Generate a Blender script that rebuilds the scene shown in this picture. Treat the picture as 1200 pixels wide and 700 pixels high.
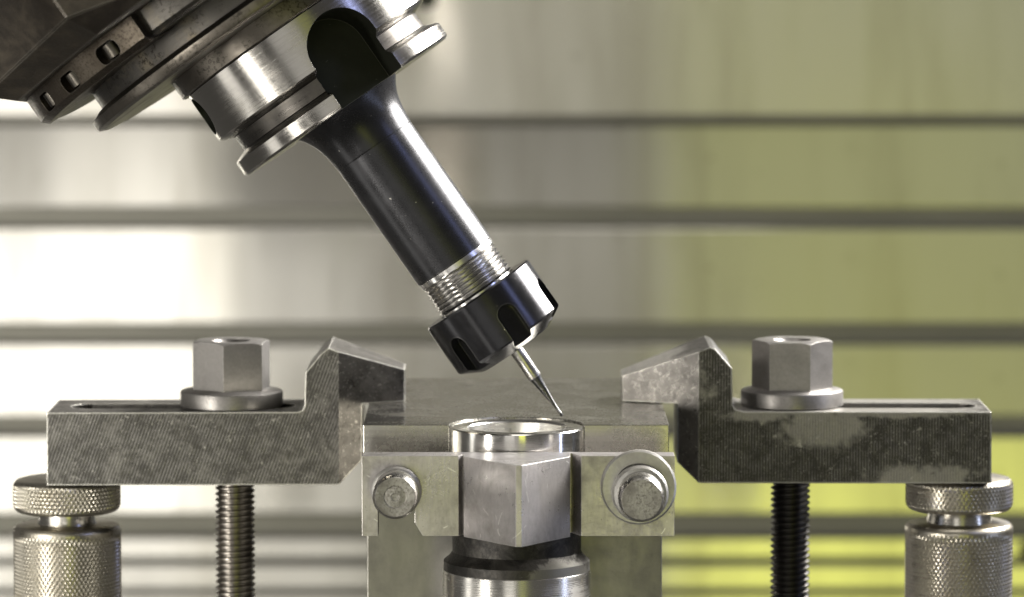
import bpy, bmesh, math, random
from mathutils import Vector, Matrix
random.seed(7)
for o in list(bpy.data.objects): bpy.data.objects.remove(o)
SC = bpy.context.scene
K = 0.2114e-3            # one drawing unit (u) in metres: the flange is 63 mm across
F = 5000.0               # camera distance in u (also focal length in picture widths * 1200)
TH = math.atan(450/F)
sT, cT = math.sin(TH), math.cos(TH)
CAM = Vector((0, -F*cT, F*sT)); FWD = Vector((0, cT, -sT)); UP = Vector((0, sT, cT)); RT = Vector((1, 0, 0))

# ------------------------------------------------------------------ camera
cd = bpy.data.cameras.new('camera'); cam = bpy.data.objects.new('camera', cd); SC.collection.objects.link(cam)
cam.location = CAM*K; cam.rotation_euler = (math.pi/2-TH, 0, 0)
cd.sensor_width = 36; cd.lens = 36*F/1200; cd.clip_start = 0.02; cd.clip_end = 20
cd.dof.use_dof = True; cd.dof.focus_distance = 4960*K; cd.dof.aperture_fstop = 15.0; cd.dof.aperture_blades = 0
SC.camera = cam
# ------------------------------------------------------------------ world and lamps
W = bpy.data.worlds.new('World'); SC.world = W; W.use_nodes = True
W.node_tree.nodes['Background'].inputs[0].default_value = (1.0, 0.95, 0.86, 1)
W.node_tree.nodes['Background'].inputs[1].default_value = 0.12
def lamp(name, pos, target, sx, sy, rad, col):
    l = bpy.data.lights.new(name, 'AREA'); l.shape = 'RECTANGLE'; l.size = sx*K; l.size_y = sy*K
    l.energy = rad*math.pi*sx*sy*K*K; l.color = col
    o = bpy.data.objects.new(name, l); SC.collection.objects.link(o)
    o.location = Vector(pos)*K
    o.rotation_euler = (Vector(target)-Vector(pos)).to_track_quat('-Z', 'Y').to_euler()
    return o
WH = (1, .96, .88)
lamp('softbox_left', (-3300, -2800, -300), (0, 0, -50), 560, 2400, 27.0, WH)
lamp('softbox_low', (-1900, -3300, -1500), (0, 0, 100), 200, 1100, 4.5, WH)
lamp('fill_front', (-1000, -5200, 1500), (0, 0, 0), 1500, 900, 1.4, WH)  # unseen fill added to brighten and neutralise the front faces
lamp('strip_right', (2900, -500, -300), (50, 0, -100), 160, 2200, 8.0, (.60, .69, 1))
lamp('softbox_upper_right', (2363, 1500, 1805), (-100, 50, 92), 2400, 1300, 21.0, (1, .97, .92)).data.spread = math.radians(100)
lamp('fill_upper_right', (2000, -1500, 1600), (-100, 0, 100), 350, 900, 6.0, (.45, .52, 1))
lamp('bounce_yellow', (1950, -12000, 700), (1200, 3000, 0), 2250, 10500, .43, (.90, .95, .24))
lamp('bounce_yellow_low', (1950, -11900, -2750), (1200, 3000, -400), 2250, 4100, 1.3, (.95, 1.0, .12))
lamp('fill_centre', (0, -12050, -500), (0, 3000, 0), 1640, 7800, .34, (1, .96, .9))  # unseen fill added to brighten the middle of the cover reflection
lamp('bounce_white', (-2650, -12000, -500), (-1300, 3000, 0), 3600, 7800, .80, (1, .97, .91))
lamp('cover_light', (-1250, -200, -350), (-1000, 3000, -350), 1000, 1300, 2.1, (1, .97, .9))
lamp('work_light_top', (-300, -600, 3300), (0, 200, 0), 2600, 1600, 1.9, WH)
vs = SC.view_settings; vs.view_transform = 'Standard'; vs.look = 'None'; vs.exposure = 0; vs.gamma = 1; vs.use_curve_mapping = False
SC.render.engine = 'CYCLES'; SC.cycles.max_bounces = 8; SC.cycles.glossy_bounces = 5

# ------------------------------------------------------------------ helpers
def at(px, py, Y):
    """point on the upright plane at depth Y that a measured picture position falls on (in u)"""
    d = FWD + RT*((px-600)/F) + UP*((350-py)/F)
    t = (Y-CAM.y)/d.y
    p = CAM + d*t
    return p
def link(name, me, mat=None, parent=None, smooth=None):
    o = bpy.data.objects.new(name, me); SC.collection.objects.link(o)
    if mat: me.materials.append(mat)
    if parent: o.parent = parent
    if smooth is not None:
        for p in me.polygons: p.use_smooth = True
        me.set_sharp_from_angle(angle=math.radians(smooth))
    return o
def mesh(name, verts, faces):
    me = bpy.data.meshes.new(name)
    me.from_pydata([Vector(v)*K for v in verts], [], faces); me.update()
    bm = bmesh.new(); bm.from_mesh(me); bmesh.ops.recalc_face_normals(bm, faces=bm.faces); bm.to_mesh(me); bm.free()
    return me
def lathe_data(prof, seg=96, a0=0, a1=2*math.pi, cx=0, cy=0):
    full = abs(a1-a0-2*math.pi) < 1e-6
    n = seg if full else seg+1
    V = []; Fc = []
    for r, z in prof:
        for i in range(n):
            a = a0+(a1-a0)*i/seg
            V.append((cx+r*math.sin(a), cy-r*math.cos(a), z))
    m = len(prof)
    for j in range(m-1):
        for i in range(seg):
            k = (i+1) % n
            Fc.append((j*n+i, j*n+k, (j+1)*n+k, (j+1)*n+i))
    return V, Fc, n
def lathe(name, prof, mat, parent=None, seg=96, cx=0, cy=0, smooth=30, caps=(False, False), link_it=True):
    V, Fc, n = lathe_data(prof, seg, cx=cx, cy=cy)
    if caps[0]: Fc.append(tuple(range(n)))
    if caps[1]: Fc.append(tuple(range((len(prof)-1)*n, len(prof)*n)))
    return link(name, mesh(name, V, Fc), mat, parent, smooth)
def prism_data(outline, z0, z1):
    n = len(outline)
    V = [(x, y, z0) for x, y in outline]+[(x, y, z1) for x, y in outline]
    Fc = [tuple(range(n)), tuple(range(n, 2*n))]+[(i, (i+1) % n, n+(i+1) % n, n+i) for i in range(n)]
    return V, Fc
def prism(name, outline, z0, z1, mat=None, parent=None, smooth=None):
    return link(name, mesh(name, *prism_data(outline, z0, z1)), mat, parent, smooth)
def box(name, x0, x1, y0, y1, z0, z1, mat=None, parent=None):
    return prism(name, [(x0, y0), (x1, y0), (x1, y1), (x0, y1)], z0, z1, mat, parent)
def boolean(o, cutters, op='DIFFERENCE'):
    for c in cutters:
        m = o.modifiers.new('cut', 'BOOLEAN'); m.object = c; m.operation = op; m.solver = 'EXACT'
    bpy.context.view_layer.update()
    dg = bpy.context.evaluated_depsgraph_get()
    me = bpy.data.meshes.new_from_object(o.evaluated_get(dg)); old = o.data
    o.modifiers.clear(); o.data = me; me.name = o.name
    for c in cutters:
        d = c.data; bpy.data.objects.remove(c); bpy.data.meshes.remove(d)
    bpy.data.meshes.remove(old)
    return o
def smooth(o, deg=30):
    for p in o.data.polygons: p.use_smooth = True
    o.data.set_sharp_from_angle(angle=math.radians(deg))
def bevel(o, w, seg=2, ang=30):
    m = o.modifiers.new('bevel', 'BEVEL'); m.width = w*K; m.segments = seg; m.limit_method = 'ANGLE'; m.angle_limit = math.radians(ang)
    m.harden_normals = False; m.use_clamp_overlap = True
    return o
def tag(o, label, cat, group=None):
    o['label'] = label; o['category'] = cat
    if group: o['group'] = group
    return o
def empty(name, loc=(0, 0, 0)):
    o = bpy.data.objects.new(name, None); SC.collection.objects.link(o); o.location = Vector(loc)*K
    o.empty_display_size = 0.005
    return o

# ------------------------------------------------------------------ materials
class NT:
    def __init__(s, name):
        s.m = bpy.data.materials.new(name); s.m.use_nodes = True; s.t = s.m.node_tree; s.n = s.t.nodes; s.l = s.t.links
        s.b = s.n['Principled BSDF']; s.out = s.n['Material Output']
        tc = s.n.new('ShaderNodeTexCoord')
        v = s.n.new('ShaderNodeVectorMath'); v.operation = 'SCALE'; v.inputs['Scale'].default_value = 1/K
        s.l.new(tc.outputs['Object'], v.inputs[0]); s.co = v.outputs[0]
    def put(s, sock, val):
        if hasattr(val, 'links') or isinstance(val, bpy.types.NodeSocket): s.l.new(val, sock)
        else: sock.default_value = val
    def scale(s, sc):
        v = s.n.new('ShaderNodeVectorMath'); v.operation = 'MULTIPLY'; s.l.new(s.co, v.inputs[0]); v.inputs[1].default_value = sc
        return v.outputs[0]
    def rotscale(s, rot, sc):
        v = s.n.new('ShaderNodeMapping'); v.vector_type = 'POINT'; s.l.new(s.co, v.inputs[0]); v.inputs['Rotation'].default_value = rot
        w = s.n.new('ShaderNodeVectorMath'); w.operation = 'MULTIPLY'; s.l.new(v.outputs[0], w.inputs[0]); w.inputs[1].default_value = sc
        return w.outputs[0]
    def noise(s, vec, scale=1.0, detail=4, rough=.6, dist=0):
        n = s.n.new('ShaderNodeTexNoise'); s.l.new(vec, n.inputs['Vector']); n.inputs['Scale'].default_value = scale
        n.inputs['Detail'].default_value = detail; n.inputs['Roughness'].default_value = rough; n.inputs['Distortion'].default_value = dist
        return n.outputs['Fac']
    def ramp(s, v, a, b, c=0., d=1., smooth=True):
        n = s.n.new('ShaderNodeMapRange'); n.interpolation_type = 'SMOOTHSTEP' if smooth else 'LINEAR'
        s.put(n.inputs['Value'], v)
        for k, x in (('From Min', a), ('From Max', b), ('To Min', c), ('To Max', d)): n.inputs[k].default_value = x
        return n.outputs['Result']
    def math(s, op, a, b=0.0, c=None):
        n = s.n.new('ShaderNodeMath'); n.operation = op; s.put(n.inputs[0], a); s.put(n.inputs[1], b)
        if c is not None: s.put(n.inputs[2], c)
        return n.outputs[0]
    def mix(s, f, a, b):
        n = s.n.new('ShaderNodeMix'); n.data_type = 'RGBA'; s.put(n.inputs['Factor'], f)
        for k, x in ((6, a), (7, b)):
            if isinstance(x, tuple): n.inputs[k].default_value = (*x, 1)
            else: s.l.new(x, n.inputs[k])
        return n.outputs[2]
    def bump(s, h, strength=.2, dist=1.0, nrm=None):
        n = s.n.new('ShaderNodeBump'); n.inputs['Strength'].default_value = strength; n.inputs['Distance'].default_value = dist*K
        s.put(n.inputs['Height'], h)
        if nrm is not None: s.l.new(nrm, n.inputs['Normal'])
        return n.outputs['Normal']
    def edge(s, radius=2.0, lo=.03, hi=.25):
        """mask that is 1 along outer edges, for wear and for painted highlights"""
        bv = s.n.new('ShaderNodeBevel'); bv.samples = 6; bv.inputs['Radius'].default_value = radius*K
        g = s.n.new('ShaderNodeNewGeometry')
        d = s.n.new('ShaderNodeVectorMath'); d.operation = 'DOT_PRODUCT'; s.l.new(bv.outputs[0], d.inputs[0]); s.l.new(g.outputs['Normal'], d.inputs[1])
        return s.ramp(s.math('SUBTRACT', 1.0, d.outputs['Value']), lo, hi)
    def sep(s):
        n = s.n.new('ShaderNodeSeparateXYZ'); s.l.new(s.co, n.inputs[0]); return n.outputs
    def fin(s, col, rough, metal=1.0, nrm=None, aniso=0, arot=0):
        if isinstance(col, tuple): col = (*col, 1)
        s.put(s.b.inputs['Base Color'], col); s.put(s.b.inputs['Roughness'], rough); s.put(s.b.inputs['Metallic'], metal)
        if nrm is not None: s.l.new(nrm, s.b.inputs['Normal'])
        if aniso:
            s.b.inputs['Anisotropic'].default_value = aniso; s.b.inputs['Anisotropic Rotation'].default_value = arot
        return s.m

def turned(name, col, rough, grooves=.05, dirt=(.2, .18, .15), dirt_amt=.25, aniso=.0, pits=0.0, pit_col=(.02, .017, .014)):
    """lathe-turned steel: fine rings round the local Z axis"""
    t = NT(name)
    ring = t.noise(t.scale((.004, .004, .9)), 1.0, 3, .7)
    blot = t.noise(t.co, .02, 6, .65)
    d = t.math('MULTIPLY', t.ramp(blot, .48, .72), dirt_amt)
    c = t.mix(d, col, dirt)
    if pits:
        pk = t.math('MULTIPLY', t.ramp(t.noise(t.co, .22, 5, .75), .50, .60), t.ramp(t.noise(t.co, .025, 4, .6), .42, .62)); c = t.mix(t.math('MULTIPLY', pk, pits), c, pit_col)
    r = t.math('ADD', t.ramp(blot, .3, .75, -.04, .10), t.ramp(ring, .3, .7, rough-.04, rough+.05))
    n = t.bump(ring, grooves, 1.0)
    if aniso:
        tg = t.n.new('ShaderNodeTangent'); tg.direction_type = 'RADIAL'; tg.axis = 'Z'; t.l.new(tg.outputs[0], t.b.inputs['Tangent'])
    return t.fin(c, r, 1.0, n, aniso, .25)

def milled(name, col, rough, rot=(0, 0, 0), lines=(.02, .02, .5), line_amt=.12, dirt=(.16, .14, .11), dirt_amt=.45, edge_amt=.6, speck=.35, seed=0.0, metal=1.0, scratch=0.0, er=(2.0, .03, .25), ec=(.86, .85, .80), st=.60):
    """ground / milled steel plate with directional marks, stains, specks and bright edges (wear, and painted highlights on the housing)"""
    t = NT(name)
    ln = t.noise(t.rotscale(rot, lines), 1.0, 3, .6)
    off = t.n.new('ShaderNodeVectorMath'); off.operation = 'ADD'; t.l.new(t.co, off.inputs[0]); off.inputs[1].default_value = (seed*37, seed*11, seed*23)
    blot = t.noise(off.outputs[0], .018, 8, .68, .4)
    spk = t.noise(off.outputs[0], .32, 5, .7)
    d = t.math('MULTIPLY', t.ramp(blot, .42, .70), dirt_amt)
    d = t.math('MAXIMUM', d, t.math('MULTIPLY', t.ramp(spk, st, st+.09), speck))
    c = t.mix(d, col, dirt)
    c = t.mix(t.ramp(ln, .35, .7, 0, .35), c, tuple(x*.62 for x in col))
    if scratch:
        acc = None
        for k in range(4):
            lv = t.noise(t.rotscale((.4*k, .9*k+.3, .7*k), (.011, .011, .005)), 1, 0, .5)
            mk = t.ramp(t.noise(off.outputs[0], .035+.008*k, 2, .5), .585, .63)
            sc = t.math('MULTIPLY', t.ramp(t.math('ABSOLUTE', t.math('SUBTRACT', lv, .42+.05*k)), .0042, .0012), mk)
            acc = sc if acc is None else t.math('MAXIMUM', acc, sc)
        c = t.mix(t.math('MULTIPLY', acc, scratch), c, (.93, .92, .88))
    e = t.math('MULTIPLY', t.edge(*er), edge_amt)
    c = t.mix(e, c, ec)
    r = t.math('ADD', t.ramp(blot, .3, .75, -.05, .12), rough)
    r = t.math('ADD', r, t.ramp(spk, .4, .7, -.04, .08))
    h = t.math('ADD', t.math('MULTIPLY', ln, 1.0), t.math('MULTIPLY', spk, .5))
    return t.fin(c, r, metal, t.bump(h, line_amt, 1.0))

def clamp_mat(name, base, worn, rot, thr, patches=(), pitch=2.6, metal=.85, coat_dark=1.0):
    """forged strap clamp: black finish over planed steel, partly worn through"""
    t = NT(name)
    w = t.n.new('ShaderNodeTexWave'); w.wave_type = 'BANDS'; w.bands_direction = 'X'; w.wave_profile = 'SIN'
    t.l.new(t.rotscale(rot, (1, 1, 1)), w.inputs['Vector']); w.inputs['Scale'].default_value = .31/pitch
    w.inputs['Distortion'].default_value = 1.2; w.inputs['Detail'].default_value = 3; w.inputs['Detail Scale'].default_value = .05
    hatch = w.outputs['Fac']
    blot = t.noise(t.co, .026, 10, .72, .3); fine = t.noise(t.co, .11, 7, .7); spk = t.noise(t.co, .42, 4, .7)
    m = t.ramp(t.math('ADD', blot, t.math('MULTIPLY', t.math('SUBTRACT', fine, .5), .6)), thr, thr+.22)
    for (cx, cy, cz, rx, rz) in patches:
        s = t.sep()
        dx = t.math('DIVIDE', t.math('SUBTRACT', s[0], cx), rx); dz = t.math('DIVIDE', t.math('SUBTRACT', s[2], cz), rz)
        dd = t.math('SQRT', t.math('ADD', t.math('MULTIPLY', dx, dx), t.math('MULTIPLY', dz, dz)))
        dd = t.math('ADD', dd, t.math('MULTIPLY', t.math('SUBTRACT', t.noise(t.co, .035, 6, .65), .5), 2.2))
        dd = t.math('ADD', dd, t.math('MULTIPLY', t.math('SUBTRACT', fine, .5), 1.2))
        m = t.math('MAXIMUM', m, t.math('MULTIPLY', t.ramp(dd, 1.35, .62), t.ramp(spk, .66, .52, .35, 1.0)))
    g = t.n.new('ShaderNodeNewGeometry'); sx = t.n.new('ShaderNodeSeparateXYZ'); t.l.new(g.outputs['Normal'], sx.inputs[0])
    front = t.ramp(t.math('ABSOLUTE', sx.outputs[1]), .93, .985)           # planed hatch only on the flat sides
    lines = t.math('MULTIPLY', t.math('MULTIPLY', t.ramp(hatch, .45, .95), t.ramp(t.noise(t.co, .05, 6, .7), .36, .6, .08, .85)), front)
    c = t.mix(m, base, worn)
    c = t.mix(lines, c, tuple(x*2.6+.09 for x in base))
    plain = t.mix(t.ramp(blot, .4, .7), (.135, .128, .120), (.075, .071, .067))
    tap = t.math('MULTIPLY', t.math('SUBTRACT', 1.0, front), t.ramp(t.math('ABSOLUTE', sx.outputs[2]), .5, .2)); c = t.mix(tap, c, plain)
    c = t.mix(t.math('MULTIPLY', t.ramp(spk, .60, .67), .5), c, (.62, .60, .54))
    c = t.mix(t.math('MULTIPLY', t.ramp(t.noise(t.co, .09, 4, .75, .8), .62, .68), .6), c, (.50, .48, .44))
    c = t.mix(t.math('MULTIPLY', t.ramp(t.noise(t.co, .065, 5, .75, .4), .60, .70), .6), c, (.025, .022, .018))
    e = t.math('MULTIPLY', t.edge(3.0, .006, .07), t.ramp(fine, .30, .46, .45, 1.0))
    c = t.mix(e, c, (.84, .82, .76))
    r = t.ramp(m, 0, 1, .42, .36, False); r = t.math('ADD', r, t.ramp(fine, .3, .7, -.08, .10)); r = t.math('SUBTRACT', r, t.math('MULTIPLY', tap, .08))
    h = t.math('ADD', t.math('MULTIPLY', t.math('MULTIPLY', hatch, front), .7), t.math('MULTIPLY', fine, .8))
    return t.fin(c, r, t.ramp(tap, 0, 1, metal, 1.0, False), t.bump(h, .30, 1.0))

def black_oxide(name, col, rough, bumpy=.05, metal=.75, dust=.5, er=1.6, ea=.55, lo=.03, hi=.25):
    t = NT(name)
    b = t.noise(t.co, .03, 6, .6); f = t.noise(t.co, .5, 4, .7)
    dots = t.ramp(t.noise(t.co, .16, 2, .5), .735, .76)
    c = t.mix(t.ramp(b, .35, .75), col, tuple(x*1.25+.002 for x in col))
    c = t.mix(t.math('MULTIPLY', dots, dust), c, (.55, .53, .48))
    e = t.math('MULTIPLY', t.edge(er, lo, hi), ea)
    c = t.mix(e, c, (.45, .44, .42))
    r = t.math('ADD', t.ramp(b, .3, .7, rough-.02, rough+.03), t.ramp(f, .3, .7, -.02, .03))
    return t.fin(c, r, metal, t.bump(f, bumpy, 1.0))

STEEL = (.60, .585, .545)
M = {}
M['ring'] = turned('turned_ring_steel', (.64, .63, .605), .13, .012, dirt_amt=.15, aniso=.5)
M['bore'] = turned('bored_steel', (.74, .73, .70), .30, .02, dirt_amt=.1, aniso=.6)
M['cyl'] = turned('turned_bar_steel', (.60, .585, .555), .24, .04, dirt_amt=.2, aniso=.4)
M['flange'] = turned('ground_flange_steel', (.34, .328, .308), .20, .05, dirt_amt=.35, aniso=.4)
M['thread'] = turned('thread_steel', (.67, .66, .645), .18, .02, dirt_amt=.2)
M['spindle'] = turned('spindle_nose_steel', (.155, .14, .12), .34, .10, dirt=(.05, .043, .036), dirt_amt=.8, aniso=.3, pits=.7)
M['darkring'] = turned('oily_dark_steel', (.085, .08, .073), .40, .12, dirt=(.26, .22, .15), dirt_amt=.55, pits=.9)
M['carbide'] = turned('carbide', (.50, .49, .47), .26, .03, dirt_amt=.1)
M['tip'] = turned('dark_carbide', (.13, .13, .13), .28, .03, dirt_amt=.1)
M['groove'] = turned('dark_groove_steel', (.075, .07, .064), .30, .08, dirt_amt=.3)  # groove floor set darker than the rest of the flange
M['nut'] = black_oxide('gloss_black_oxide', (.032, .032, .035), .18)
M['shank'] = black_oxide('satin_black_oxide', (.036, .036, .039), .28, .05)
M['slot'] = black_oxide('black_keyway', (.030, .032, .024), .45, .06, dust=.1)
M['housing'] = milled('oily_cast_housing', (.034, .028, .022), .42, (.3, .2, .1), (.05, .05, .02), .5, (.085, .070, .052), .9, .8, .45, 9, .55, er=(4.5, .006, .06), ec=(.30, .28, .25))  # pale edge colour paints thin highlights along the housing edges
M['lug'] = milled('lug_steel', (.105, .090, .072), .40, line_amt=.35, dirt=(.045, .036, .027), dirt_amt=.85, speck=.9, edge_amt=.14, st=.50)
M['bolt'] = turned('bolt_steel', (.06, .055, .048), .3, .05, dirt_amt=.4)
M['plate'] = milled('ground_plate', (.50, .485, .44), .23, (0, 0, 0), (.005, .22, .22), .012, (.26, .24, .18), .35, .8, .12, 1)
M['lower'] = milled('lower_block_steel', (.27, .262, .235), .40, (0, 0, .0), (.06, .2, .02), .08, (.17, .16, .135), .4, .5, .4, 2, .7)
M['jaw'] = milled('jaw_steel', (.54, .515, .51), .34, (0, 0, 0), (.25, .25, .05), .12, (.17, .155, .13), .7, 1.0, .6, 3, .75, scratch=.6)
M['nutgrey'] = milled('phosphated_nut', (.27, .257, .245), .38, (0, 0, 0), (.3, .3, .3), .10, (.20, .19, .18), .45, .6, .25, 4, .75)
M['stud'] = turned('stud_steel', (.26, .24, .215), .30, .03, dirt=(.06, .05, .04), dirt_amt=.6)
M['studdark'] = turned('dark_stud_steel', (.055, .052, .048), .34, .03, dirt_amt=.1)
M['boltend'] = milled('bolt_end', (.60, .585, .55), .26, (0, 0, 0), (.3, .3, .3), .10, (.20, .18, .15), .5, .3, .45, 5)
M['boltface'] = milled('pitted_bolt_face', (.46, .445, .41), .52, (0, 0, 0), (.3, .3, .3), .6, (.17, .155, .13), .9, .2, .75, 6, .75, st=.50)
M['washer'] = milled('washer_steel', (.50, .49, .465), .38, (0, 0, 0), (.2, .2, .2), .12, (.22, .2, .17), .5, .35, .4, 8, .7)
M['knurl'] = turned('knurled_steel', (.46, .43, .365), .30, .0, dirt=(.22, .19, .13), dirt_amt=.5)
M['jackneck'] = turned('jack_neck_steel', (.55, .53, .49), .2, .05, dirt_amt=.3)
M['clampL'] = clamp_mat('worn_clamp_steel', (.062, .058, .053), (.150, .142, .131), (0, math.radians(-20), 0), .45, pitch=3.7, metal=.4)
def panel_mat(name, col, broad):
    t = NT(name)
    mp = t.n.new('ShaderNodeVectorMath'); mp.operation = 'ADD'; t.l.new(t.co, mp.inputs[0]); mp.inputs[1].default_value = (5310, 40, 900); t.co = mp.outputs[0]
    streak = t.noise(t.scale((.010, .010, .0012)), 1.0, 5, .6); big = t.noise(t.co, .0016, 3, .5)
    brush = t.noise(t.scale((.004, .01, .35)), 1.0, 3, .6); sp = t.noise(t.co, .02, 5, .7)
    c = t.mix(t.ramp(streak, .45, .75, 0, .45), col, (.34, .32, .26)); c = t.mix(t.ramp(sp, .63, .72, 0, .45), c, (.22, .2, .15))
    n = t.bump(t.math('ADD', t.math('MULTIPLY', brush, .10), t.math('MULTIPLY', big, 2.0)), .25, 1.0)
    t.fin(c, t.ramp(streak, .3, .7, .08, .13), 1.0, n, .95)
    tg = t.n.new('ShaderNodeCombineXYZ'); tg.inputs[2].default_value = 1.0; t.l.new(tg.outputs[0], t.b.inputs['Tangent'])
    g = t.n.new('ShaderNodeBsdfPrincipled'); t.l.new(c, g.inputs['Base Color']); g.inputs['Metallic'].default_value = 1; g.inputs['Roughness'].default_value = .36
    mx = t.n.new('ShaderNodeMixShader'); mx.inputs[0].default_value = broad
    t.l.new(t.b.outputs[0], mx.inputs[1]); t.l.new(g.outputs[0], mx.inputs[2]); t.l.new(mx.outputs[0], t.out.inputs[0])
    return t.m
M['panel'] = panel_mat('brushed_cover_steel', (.60, .585, .54), .32)
M['panel_matte'] = panel_mat('matte_cover_steel', (.60, .58, .54), .72)
def gap_mat():
    t = NT('gap_shade'); n = t.noise(t.scale((.004, .004, .05)), 1, 4, .6)  # darker grey holds the shade of the ledges between panels
    return t.fin(t.mix(n, (.17, .165, .14), (.32, .31, .27)), .45, .6, t.bump(n, .2))
M['gap'] = gap_mat()

# ------------------------------------------------------------------ background: stepped machine cover
YB = 3000
wall = empty('machine_wall', (0, YB, 0)); wall['kind'] = 'structure'; wall['label'] = 'stepped stainless steel machine cover behind the fixture'
rows = [(-330, 137, 0, -.03), (146, 245, 20, -.135), (267, 381, 8, -.10), (404, 490, 18, -.10), (511, 603, 4, -.05), (631, 657, 18, -.03), (662, 692, 10, -.03), (697, 735, 14, -.03), (742, 800, 6, -.02)]
for i, (ya, yb, dep, tilt) in enumerate(rows):
    za = at(600, ya, YB).z; zb = at(600, yb, YB).z
    h = za-zb
    o = box('cover_panel', -1700, 1700, -6, 6, -h/2, h/2, M['panel' if i else 'panel_matte'], wall)
    o.location = Vector((0, dep, (za+zb)/2))*K; o.rotation_euler = (tilt, 0, 0); bevel(o, 5, 3)
for i in range(len(rows)-1):
    za = at(600, rows[i][1], YB).z; zb = at(600, rows[i+1][0], YB).z
    o = box('gap_shade', -1700, 1700, 56, 66, zb-14, za+14, M['gap'], wall)  # strip in the panel gap, its dark tone painted as shade

for px, py, rr in ((500, -2, 22), (1207, 648, 17)):
    v = at(px, py, YB-14)
    o = lathe('dark_disc', [(.1, 0), (rr*.8, 0), (rr, 4), (rr, 14)], M['slot'], wall, 40)  # plain dark disc for a small blurred dark spot
    o.matrix_parent_inverse = Matrix(); o.location = Vector((v.x, -14, v.z))*K; o.rotation_euler = (-math.pi/2, 0, 0)

# ------------------------------------------------------------------ fixture block with vee notch
ZP = at(600, 498, 0).z          # top of the plate
CX = 5.5                        # axis of the workpiece
def plate_outline(x0, x1, y1, rad):
    return [(x0, 0)]+[(CX-rad*math.cos(math.pi*i/40), rad*math.sin(math.pi*i/40)) for i in range(41)]+[(x1, 0), (x1, y1), (x0, y1)]
fb = empty('fixture_block', (0, 240, ZP-600)); tag(fb, 'grey steel block with flat top plate carrying both clamp noses', 'fixture block')
def under(o, root):
    o.parent = root; o.location = -root.location
    return o
p = under(prism('top_plate', plate_outline(-175, 184.5, 506, 79.15), ZP-95, ZP, M['plate']), fb); bevel(p, .9, 2)
p = under(prism('lower_block', [(-174, 90), (180, 90), (180, 470), (-174, 470)], ZP-620, ZP-95.5, M['lower']), fb); bevel(p, 1.6, 2)

# ------------------------------------------------------------------ workpiece
ZR = at(605, 500, 0).z
wp = empty('turned_workpiece', (CX, 0, ZR-600)); tag(wp, 'shiny turned steel ring on dark necked bar held behind the vee jaw', 'workpiece')
def zz(py): return at(605, py, 0).z
def wl(name, prof, mat, **k):
    o = lathe(name, prof, mat, None, cx=CX, **k); return under(o, wp)
wl('bore', [(.1, ZR-36), (40, ZR-36), (53, ZR-35), (57, ZR-33), (57, ZR-2.0), (58.3, ZR-.4)], M['bore'], seg=160)
ringo = wl('ring', [(58.4, ZR-.3), (59.0, ZR), (77.6, ZR), (79, ZR-1.3), (79, ZR-62), (76.2, ZR-66)], M['ring'], seg=160)
def neck_mat():
    t = NT('oily_black_neck'); b = t.noise(t.co, .04, 8, .7, .5); f = t.noise(t.co, .3, 5, .7)
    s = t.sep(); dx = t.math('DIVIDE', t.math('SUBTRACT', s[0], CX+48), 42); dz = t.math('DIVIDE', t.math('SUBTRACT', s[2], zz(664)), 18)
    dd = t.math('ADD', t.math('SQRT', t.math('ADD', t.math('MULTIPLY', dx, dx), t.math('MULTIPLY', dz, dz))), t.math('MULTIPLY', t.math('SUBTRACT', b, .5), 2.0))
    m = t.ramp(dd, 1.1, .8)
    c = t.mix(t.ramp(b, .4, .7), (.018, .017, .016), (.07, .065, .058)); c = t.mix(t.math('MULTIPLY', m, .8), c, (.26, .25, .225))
    c = t.mix(t.ramp(f, .66, .74, 0, .6), c, (.4, .38, .34))
    return t.fin(c, t.ramp(f, .3, .7, .38, .55), .7, t.bump(t.math('ADD', b, f), .35, 1.0))
M['neck'] = neck_mat()
wl('neck', [(76.1, ZR-66.2), (75.8, zz(645)), (79, zz(650)), (86, zz(656)), (86.3, zz(666.5))], M['neck'], seg=128)
wl('bar', [(86.2, zz(666.6)), (87, zz(668)), (87, ZR-600)], M['cyl'], seg=128, caps=(False, True))

# ------------------------------------------------------------------ vee jaw
YJ0, YJ1, YA = -120, -84, -205
def jx(px, Y): return at(px, 580, Y).x
zt = at(600, 534.5, YJ0).z; zb = at(600, 628.5, YJ0).z
jaw = prism('vee_jaw', [(jx(424, YJ0), YJ0), (jx(537.5, YJ0), YJ0), (jx(542, YJ0), YJ0+12), (jx(543, YJ0), YJ0+12), (jx(543.5, YJ0)+.1, YJ0-6), (jx(604.5, YA), YA), (jx(611.5, YA), YA), (jx(668, YJ0), YJ0-6), (jx(668, YJ0)+.6, YJ0+26), (jx(670, YJ0), YJ0+26), (jx(681, YJ0), YJ0), (jx(790.5, YJ0), YJ0), (jx(790.5, YJ0), YJ1), (jx(424, YJ0), YJ1)], zb, zt, M['jaw'])  # grooves beside the vee added and slanted to stand in for its shadow
c1 = at(443, 640, YJ0); c2 = at(486, 613, YJ0); c3 = at(497, 631, YJ0)
lc = at(466, 578, YJ0)
slot = [(c1.x, zb-20), (c1.x, lc.z)]+[(lc.x+(c2.x-c1.x)/2*math.cos(a), lc.z+(c2.x-c1.x)/2*math.sin(a)) for a in [math.pi*(1-i/12) for i in range(1, 12)]]+[(c2.x, lc.z), (c2.x, c2.z), (c3.x, c3.z), (c3.x, zb-20)]
V = [(x, YJ0-60, z) for x, z in slot]+[(x, YJ1+30, z) for x, z in slot]; n = len(slot)
cut = link('cut', mesh('cut', V, [tuple(range(n)), tuple(range(n, 2*n))]+[(i, (i+1) % n, n+(i+1) % n, n+i) for i in range(n)]))
boolean(jaw, [cut]); bevel(jaw, 1.3, 2)
tag(jaw, 'scratched steel clamping jaw with pointed vee front below the ring', 'clamp jaw')

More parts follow.
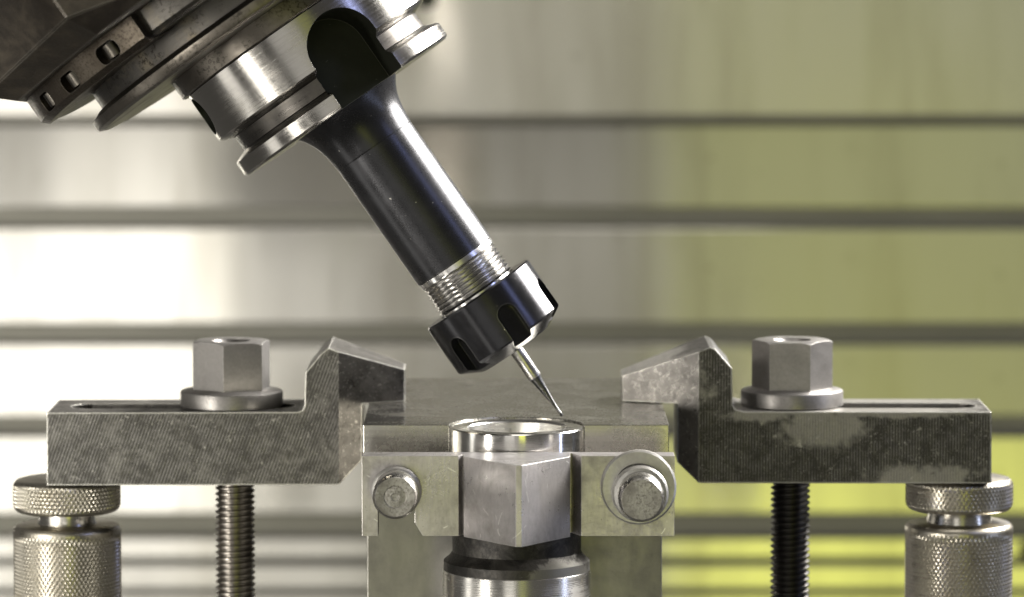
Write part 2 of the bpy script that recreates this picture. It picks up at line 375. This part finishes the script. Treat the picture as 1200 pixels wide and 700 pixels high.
# bolts through the jaw (axis along Y)
def along_y(o, x, y, z):
    o.matrix_world = Matrix.Translation(Vector((x, y, z))*K) @ Matrix.Rotation(math.pi/2, 4, 'X')   # local +Z points at the camera
    return o
pl = at(463, 583, -176); pr = at(752, 586, -188)
b1 = along_y(empty('jaw_bolt'), pl.x, YJ0, pl.z)
lathe('shaft', [(21, -160), (21, 0.2)], M['stud'], b1, 48, caps=(True, False))
lathe('collar', [(21, .3), (28.5, .3), (29, 1), (29, 6), (27.5, 8), (25.5, 9)], M['washer'], b1, 64)
lathe('bolt_head', [(25.3, 8.5), (25.8, 12), (25.8, 50), (23.2, 55), (22.6, 55.6)], M['boltend'], b1, 64)
lathe('end_face', [(22.5, 55.6), (20.5, 55.4), (13, 54.6), (12, 53.8), (9, 54.2), (5, 54.6), (4, 53.8), (0.3, 53.6)], M['boltface'], b1, 64)
tag(b1, 'round bolt end with rough pitted face in the left jaw slot', 'bolt')
b2 = along_y(empty('jaw_bolt'), pr.x, YJ0, pr.z)
lathe('shaft', [(21, -160), (21, 8)], M['stud'], b2, 48, caps=(True, False))
lathe('collar', [(22, 8.4), (32, 8.4), (32.5, 9.5), (32.5, 17), (30, 20), (26.2, 21)], M['washer'], b2, 64)
lathe('bolt_head', [(26, 20), (26.2, 24), (26.2, 62), (23.6, 66.5), (23.2, 67)], M['boltend'], b2, 64)
lathe('end_face', [(23.1, 67), (22.4, 67.2), (.3, 67.2)], M['boltface'], b2, 64, smooth=5)
tag(b2, 'round bolt end standing out through the washer right of the vee', 'bolt')
w = along_y(lathe('washer', [(27.5, .4), (42, .4), (43.2, 1.4), (43.2, 6), (41, 8), (28, 8), (27.5, 7.4)], M['washer'], None, 96), pr.x-1.5, YJ0, pr.z+6)
tag(w, 'wide flat steel washer under the right jaw bolt', 'washer')

# ------------------------------------------------------------------ strap clamps
YC, WC, TC = 268, 70, 32
YF = YC-WC; YT = YF+(WC-TC)
def q(px, py, Y=YF): v = at(px, py, Y); return (v.x, v.z)
nose_z = ZP+.6
def build_clamp(name, prof, xe, xt, slot, mat):
    n = len(prof)
    V = [(x, YF, z) for x, z in prof]+[(x, YF+2*WC, z) for x, z in prof]
    o = link(name, mesh(name, V, [tuple(range(n)), tuple(range(n, 2*n))]+[(i, (i+1) % n, n+(i+1) % n, n+i) for i in range(n)]), mat)
    s0, s1 = slot; hw = 29
    sl = [(s0+hw+hw*math.cos(a), YC+hw*math.sin(a)) for a in [math.pi/2+math.pi*i/14 for i in range(15)]]+[(s1-hw+hw*math.cos(a), YC+hw*math.sin(a)) for a in [-math.pi/2+math.pi*i/14 for i in range(15)]]
    zs = [z for x, z in prof]
    cut = prism('cut', sl, min(zs)-50, at(600, 440, YF).z)
    sg = 1 if xt > xe else -1
    far = xt+sg*60
    k = (YT-YF)/(xt-xe)
    def Yl(x): return YF+(x-xe)*k
    c1 = prism('cut', [(xe, YF-.01), (far, Yl(far)), (far, YF-80), (xe-sg*.01, YF-80)], min(zs)-50, max(zs)+50)
    yb = YF+2*WC
    c2 = prism('cut', [(xe, yb+.01), (far, yb-(Yl(far)-YF)), (far, yb+80), (xe-sg*.01, yb+80)], min(zs)-50, max(zs)+50)
    boolean(o, [cut, c1, c2]); bevel(o, 1.0, 2, 25)
    return o
pl = [q(55, 569), q(55, 484), q(349, 483), q(354.5, 481), q(357, 476), q(358, 437), q(376, 415), q(385, 408), q(393, 411), (q(474, 433, YT)), (at(474, 470, YT).x, nose_z), (at(424.5, 470, YT-20).x, nose_z), q(423.5, 541), q(397, 568.5)]
cl = build_clamp('strap_clamp', pl, q(397, 500)[0], at(474, 450, YT).x, (at(84, 475, YC).x, at(345, 475, YC).x), M['clampL'])
tag(cl, 'grey worn gooseneck strap clamp pressing on the left edge of the plate', 'strap clamp', 'strap clamps holding the plate')
pr_ = [q(1162, 567), q(1162, 483), q(872, 482.5), q(862, 480), q(858.5, 474), q(858, 432), q(838, 409), q(832, 407), q(818, 412), (q(729, 440, YT)), (at(729, 470, YT).x, nose_z), (at(793.7, 470, YT-20).x, nose_z), q(794, 543), q(819, 566.5)]
P = lambda px, py, rx, rz: (*[(lambda v: (v.x, YF, v.z))(at(px, py, YF))][0], rx, rz)
M['clampR'] = clamp_mat('blackened_clamp_steel', (.036, .033, .029), (.27, .257, .235), (0, 0, 0), .66, (P(965, 500, 50, 26), P(1085, 560, 62, 15), P(890, 487, 40, 8), P(1010, 484, 150, 6), P(775, 450, 52, 34)), 3.4, .5)
cr = build_clamp('strap_clamp', pr_, q(818.5, 500)[0], at(729, 450, YT).x, (at(880, 475, YC).x, at(1143, 475, YC).x), M['clampR'])
tag(cr, 'blackened gooseneck strap clamp with pale worn patches, on the right plate edge', 'strap clamp', 'strap clamps holding the plate')

# ------------------------------------------------------------------ collar nuts, studs, jacks
def hex_nut(px, rot, ztop, label):
    c = at(px, 473, YC); root = empty('collar_nut', (c.x, YC, ztop))
    R = 50; H0, H1 = 22, 82
    n = 6; prof = [(R, H0-2), (R, H1-6), (R*.90, H1)]
    hx = [(R*math.sin(rot+i*math.pi/3), -R*math.cos(rot+i*math.pi/3)) for i in range(6)]
    o = prism('hexagon', hx, H0-4, H1, M['nutgrey'], root)
    cone = lathe('cut', [(0.01, H0-40), (120, H0-40), (120, H1-34+0), (R*.90, H1+1e-3), (R*.2, H1+24), (.01, H1+24)], None, None, 64)
    cone.location = root.location
    hole = lathe('cut', [(.01, 30), (20, 30), (20, H1-5), (23.5, H1-1), (23.5, H1+30), (.01, H1+30)], None, None, 48); hole.location = root.location
    bpy.context.view_layer.update()
    boolean(o, [cone], 'INTERSECT'); boolean(o, [hole]); smooth(o, 25); bevel(o, 1.0, 2, 35)
    o = lathe('flange', [(30, .4), (61.5, .4), (63.3, 2), (63.3, 18), (62.6, 19.6), (61, 20.6), (50, 22.5), (46, 23), (24, 23)], M['nutgrey'], root, 96, smooth=24)
    tag(root, label, 'nut', 'flanged hexagon nuts on the clamps')
    return c.x
zbar = at(600, 484, YF).z
xl = hex_nut(271.5, math.radians(-7.7), zbar, 'grey flanged hexagon nut on the left strap clamp')
zbarR = at(600, 483, YF).z
xr = hex_nut(928, math.radians(23), zbarR, 'grey flanged hexagon nut on the right strap clamp')

def stud(x, z0, z1, r, pitch, mat, label):
    seg = 40; per = 6; turns = int((z1-z0)/pitch)
    prof = [(0, 0), (.12, 0), (.45, 1), (.58, 1), (.9, 0)]
    dep = pitch*.52
    V = []; Fc = []
    pts = [(t+f, g) for t in range(turns) for f, g in prof[:-1]+[(.92, 0.0)]]
    for f, g in pts:
        for i in range(seg+1):
            a = 2*math.pi*i/seg
            V.append(((r-g*dep)*math.sin(a), -(r-g*dep)*math.cos(a), pitch*(f+i/seg)))
    m = len(pts); n = seg+1
    for j in range(m-1):
        for i in range(seg): Fc.append((j*n+i, j*n+i+1, (j+1)*n+i+1, (j+1)*n+i))
    Fc.append(tuple(range((m-1)*n, m*n)))
    o = link('threaded_stud', mesh('threaded_stud', V, Fc), mat, None, 35)
    o.location = Vector((x, YC, z0))*K
    tag(o, label, 'stud', 'threaded studs under the clamps')
stud(at(275.5, 600, YC).x, ZP-620, zbar+58, 24.5, 7.3, M['stud'], 'brownish steel threaded stud below the left strap clamp')
stud(at(926, 600, YC).x, ZP-620, zbarR+58, 24.5, 7.3, M['studdark'], 'black threaded stud below the right strap clamp')

def knurl_mesh(name, r, z0, z1, n, pz, amp, rnd, fade, mat, parent):
    cols = n*6; rows_ = max(8, int((z1-z0)/(pz/6.)))
    V = []; Fc = []
    for j in range(rows_+1):
        z = z0+(z1-z0)*j/rows_
        e = min(z-z0, z1-z); rr = r-(rnd-math.sqrt(max(0, rnd*rnd-(rnd-e)**2)) if e < rnd else 0)
        fz = min(1, max(0, (e-fade*.4)/(fade*.6)))
        for i in range(cols):
            a = 2*math.pi*i/cols; u = i/6.0; v = z/pz
            t1 = abs(((u+v) % 1)-.5)*2; t2 = abs(((u-v) % 1)-.5)*2
            h = min(min(t1, t2)*1.5, .85)*amp*fz
            V.append(((rr-amp*fz+h)*math.sin(a), -(rr-amp*fz+h)*math.cos(a), z))
    for j in range(rows_):
        for i in range(cols):
            k = (i+1) % cols; Fc.append((j*cols+i, j*cols+k, (j+1)*cols+k, (j+1)*cols+i))
    Fc.append(tuple(range(cols))); Fc.append(tuple(range(rows_*cols, (rows_+1)*cols)))
    return link(name, mesh(name, V, Fc), mat, parent, 22)
def jack(px, ztop, neck, label, rot):
    c = at(px, 590, YC); root = empty('screw_jack', (c.x, YC, ZP-620)); z = ztop-(ZP-620)-.4
    root.rotation_euler = (0, 0, rot)
    R = 67
    knurl_mesh('knurled_head', R, z-41, z, 72, 9.4, 2.5, 11, 9, M['knurl'], root)
    lathe('neck', neck(z), M['jackneck'], root, 64)
    zt = z-56
    knurl_mesh('knurled_body', R, zt-210, zt, 72, 9.4, 2.5, 9, 20, M['knurl'], root)
    lathe('base', [(R-1.5, zt-210.3), (R-1.5, 0)], M['jackneck'], root, 64, caps=(False, True))
    tag(root, label, 'screw jack', 'knurled screw jacks under the clamp ends')
jack(78.5, at(600, 569, YF).z, lambda z: [(37, z-41.3), (34.5, z-44), (34.5, z-52), (37, z-57)], 'knurled steel screw jack under the outer end of the left clamp', .2)
jack(1124, at(600, 567, YF).z, lambda z: [(37, z-41.3), (37.5, z-43), (40.5, z-57)], 'knurled steel screw jack under the outer end of the right clamp', .9)

# ------------------------------------------------------------------ spindle, holder, nut, cutter: one tilted axis
TIP = at(659, 488, 45); S = 1.009
AX = math.radians(55.2)
LEAN = .045                # the spindle end stands a little nearer to the camera than the cutter
zax = ((RT*(-math.cos(AX))+UP*math.sin(AX))*math.cos(LEAN)-FWD*math.sin(LEAN)); xax = RT*math.sin(AX)+UP*math.cos(AX); yax = zax.cross(xax)
def axis_empty(name, s):
    o = empty(name)
    m = Matrix((xax, yax, zax)).transposed().to_4x4()
    o.matrix_world = Matrix.Translation((TIP+zax*s*S)*K) @ m @ Matrix.Scale(S, 4)
    return o
def sh(prof, s0): return [(r, z-s0) for r, z in prof]
# cutter
ct = axis_empty('engraving_cutter', 0)
lathe('cutter_shank', [(8.3, 100), (8.3, 57), (7.8, 55.8)], M['carbide'], ct, 40)
lathe('cutter_tip', [(7.7, 55.7), (6.4, 51), (2.5, 21), (1.7, 8), (2.0, 6), (2.0, 1.6), (1.3, .3), (.1, 0)], M['tip'], ct, 32)
tag(ct, 'slim pointed cutter reaching down to the rim of the ring', 'cutting tool')
# collet nut
def Z(s): return s-96
cn = axis_empty('collet_nut', 96); OFF = -1.0
nb = lathe('nut_body', sh([(.01, 97), (20, 97), (21, 96.5), (47, 96.5), (49, 97.3), (70, 109), (71.8, 111.5), (71.8, 173.5), (70.6, 175.4), (51, 175.4), (51, 171), (.01, 171)], 96), M['nut'], cn, 192)
cuts = []
for k in range(6):
    a = math.radians(13+60*k)
    hw = 12.6; pts = [(-hw, -20), (hw, -20)]+[(hw*math.cos(t), Z(138)+hw*math.sin(t)) for t in [math.pi*i/16 for i in range(17)]]
    n = len(pts)
    Vv = [(x, -56.5, z) for x, z in pts]+[(x, -90, z) for x, z in pts]
    Rm = Matrix.Rotation(a, 3, 'Z')
    Vv = [tuple(Rm @ Vector(v)) for v in Vv]
    c = link('cut', mesh('cut', Vv, [tuple(range(n)), tuple(range(n, 2*n))]+[(i, (i+1) % n, n+(i+1) % n, n+i) for i in range(n)]))
    c.matrix_world = cn.matrix_world.copy(); cuts.append(c)
boolean(nb, cuts); smooth(nb, 25); bevel(nb, 1.1, 2, 30)
lathe('collet', sh([(9, 95.4), (17, 95.4), (18, 96), (18, 97.2)], 96), M['nut'], cn, 48)
tag(cn, 'glossy black slotted collet nut at the lower end of the holder', 'collet nut')
# holder
th = axis_empty('tool_holder', 440); B = 440
tp = [(47, 172)]; s = 177.0
while s < 212:
    tp += [(46.6, s), (50.6, s+2.2), (50.9, s+2.8), (47.0, s+5.0)]; s += 5.4
tp += [(49.6, s), (50.2, s+.8), (50.2, 221.3), (49.0, 221.6)]
lathe('threaded_end', sh(tp, B), M['thread'], th, 128, smooth=20)
lathe('shank', sh([(49.5, 221.7), (51.2, 222.6), (51.4, 300), (51.4, 385), (51.4, 386), (51.55, 386.2), (51.6, 387), (52.2, 395), (53.4, 405), (55.4, 415), (58.4, 424), (62, 431), (65, 436), (69, 441.8)], B), M['shank'], th, 128, smooth=60)
fl = lathe('flange', sh([(.01, 442), (141, 442), (144.3, 445), (144.3, 461), (142, 463), (130, 467.5), (128, 469), (128, 487), (130, 488), (143, 492.5), (145.8, 495), (145.8, 556), (.01, 556)], B), M['flange'], th, 192, smooth=25)
def key_cut(ang, half, s_end, s0, deep, far=200):
    pts = [(-half, s0-B), (half, s0-B)]+[(half*math.cos(t), s_end-B+half*math.sin(t)) for t in [math.pi*i/24 for i in range(25)]]
    n = len(pts); Vv = [(x, -deep, z) for x, z in pts]+[(x, -far, z) for x, z in pts]
    Rm = Matrix.Rotation(math.radians(ang), 3, 'Z'); Vv = [tuple(Rm @ Vector(v)) for v in Vv]
    c = link('cut', mesh('cut', Vv, [tuple(range(n)), tuple(range(n, 2*n))]+[(i, (i+1) % n, n+(i+1) % n, n+i) for i in range(n)]), M['slot'])
    c.matrix_world = th.matrix_world.copy(); return c
fl.data.materials.append(M['slot'])
dim = []
for i in range(40):
    dim.append((25*math.cos(2*math.pi*i/40), 527-B+25*math.sin(2*math.pi*i/40)))
n = 40; Vv = [(x, -100, z) for x, z in dim]+[(x, -200, z) for x, z in dim]; Rm = Matrix.Rotation(math.radians(-80), 3, 'Z'); Vv = [tuple(Rm @ Vector(v)) for v in Vv]
dc = link('cut', mesh('cut', Vv, [tuple(range(n)), tuple(range(n, 2*n))]+[(i, (i+1) % n, n+(i+1) % n, n+i) for i in range(n)]), M['slot']); dc.matrix_world = th.matrix_world.copy()
boolean(fl, [key_cut(15.5, 43, 500, 400, 72), key_cut(195.5, 43, 500, 400, 72), dc]); smooth(fl, 25); bevel(fl, 1.2, 2, 35)
fl.data.materials.append(M['groove'])
for p_ in fl.data.polygons:
    c_ = p_.center/K; rr_ = math.hypot(c_.x, c_.y)
    if 126 < rr_ < 131.5 and 24 < c_.z < 49.5: p_.material_index = len(fl.data.materials)-1
tag(th, 'steel tool holder with wide grooved flange, black keyway and black shank', 'tool holder')
# spindle
sp = axis_empty('machine_spindle', 560); B = 560
lathe('seat_ring', sh([(100, 557), (151, 557), (153, 558.5), (153, 579.8)], B), M['spindle'], sp, 160)
lathe('nose_ring', sh([(100, 580), (247, 580), (254, 583), (255, 586), (255, 594), (243, 600), (120, 600)], B), M['spindle'], sp, 192, smooth=20)
lathe('groove', sh([(100, 600.5), (236, 600.5), (236, 624)], B), M['darkring'], sp, 160)
lathe('back_ring', sh([(200, 624), (284, 624), (288, 627), (290, 631), (290, 657.5)], B), M['darkring'], sp, 192, smooth=20)
Vs, Fs, n = lathe_data(sh([(240, 622), (296, 622), (303, 629), (303, 659), (240, 659)], B), 64, math.radians(-84), math.radians(-27))
m = 5
Fs += [(4*n+i, 4*n+i+1, i+1, i) for i in range(n-1)]
Fs += [tuple(j*n for j in range(m)), tuple(j*n+n-1 for j in range(m))]
lug = link('bolt_lug', mesh('bolt_lug', Vs, Fs), M['lug'], sp)
cuts = []
BA = (-66, -52, -37)
for a in BA:
    R = Matrix.Rotation(math.radians(a), 3, 'Z')
    pts = [(sx*9+8.5*math.cos(t), 640-B+sz*2+8.5*math.sin(t)) for sx, sz, t0 in ((1, 1, 0), (-1, 1, 1), (-1, -1, 2), (1, -1, 3)) for t in [math.pi/2*(t0+k/5) for k in range(6)]]
    n = len(pts); V = [tuple(R @ Vector((x, y, z))) for y in (-268, -330) for x, z in pts]
    c = link('cut', mesh('cut', V, [tuple(range(n)), tuple(range(n, 2*n))]+[(i, (i+1) % n, n+(i+1) % n, n+i) for i in range(n)])); c.matrix_world = sp.matrix_world.copy(); cuts.append(c)
boolean(lug, cuts); smooth(lug, 25); bevel(lug, 1.2, 2, 30)
for a in BA:
    ra = math.radians(a)
    o = lathe('bolt', sh([(.1, 631), (10, 631), (11, 632), (11, 648), (.1, 648)], B), M['bolt'], sp, 32, cx=291*math.sin(ra), cy=-291*math.cos(ra))
# faceted housing: outline with its own chamfer height at every corner
hs = [(-194, -330, 691), (-80, -336, 661), (194, -330, 675), (330, -194, 688), (330, 194, 688), (194, 330, 688), (-194, 330, 688), (-330, 194, 688), (-330, -150, 684)]
V = [(x*.915, y*.915, 658-B) for x, y, s in hs]+[(x, y, s-B) for x, y, s in hs]+[(x, y, 1050-B) for x, y, s in hs]; n = len(hs)
Fs = [tuple(range(n)), tuple(range(2*n, 3*n))]+[(j*n+i, j*n+(i+1) % n, (j+1)*n+(i+1) % n, (j+1)*n+i) for j in range(2) for i in range(n)]
o = link('housing', mesh('housing', V, Fs), M['housing'], sp); bevel(o, 1.5, 1, 12)
tag(sp, 'dark oily machine spindle with faceted housing in the top corner', 'spindle')
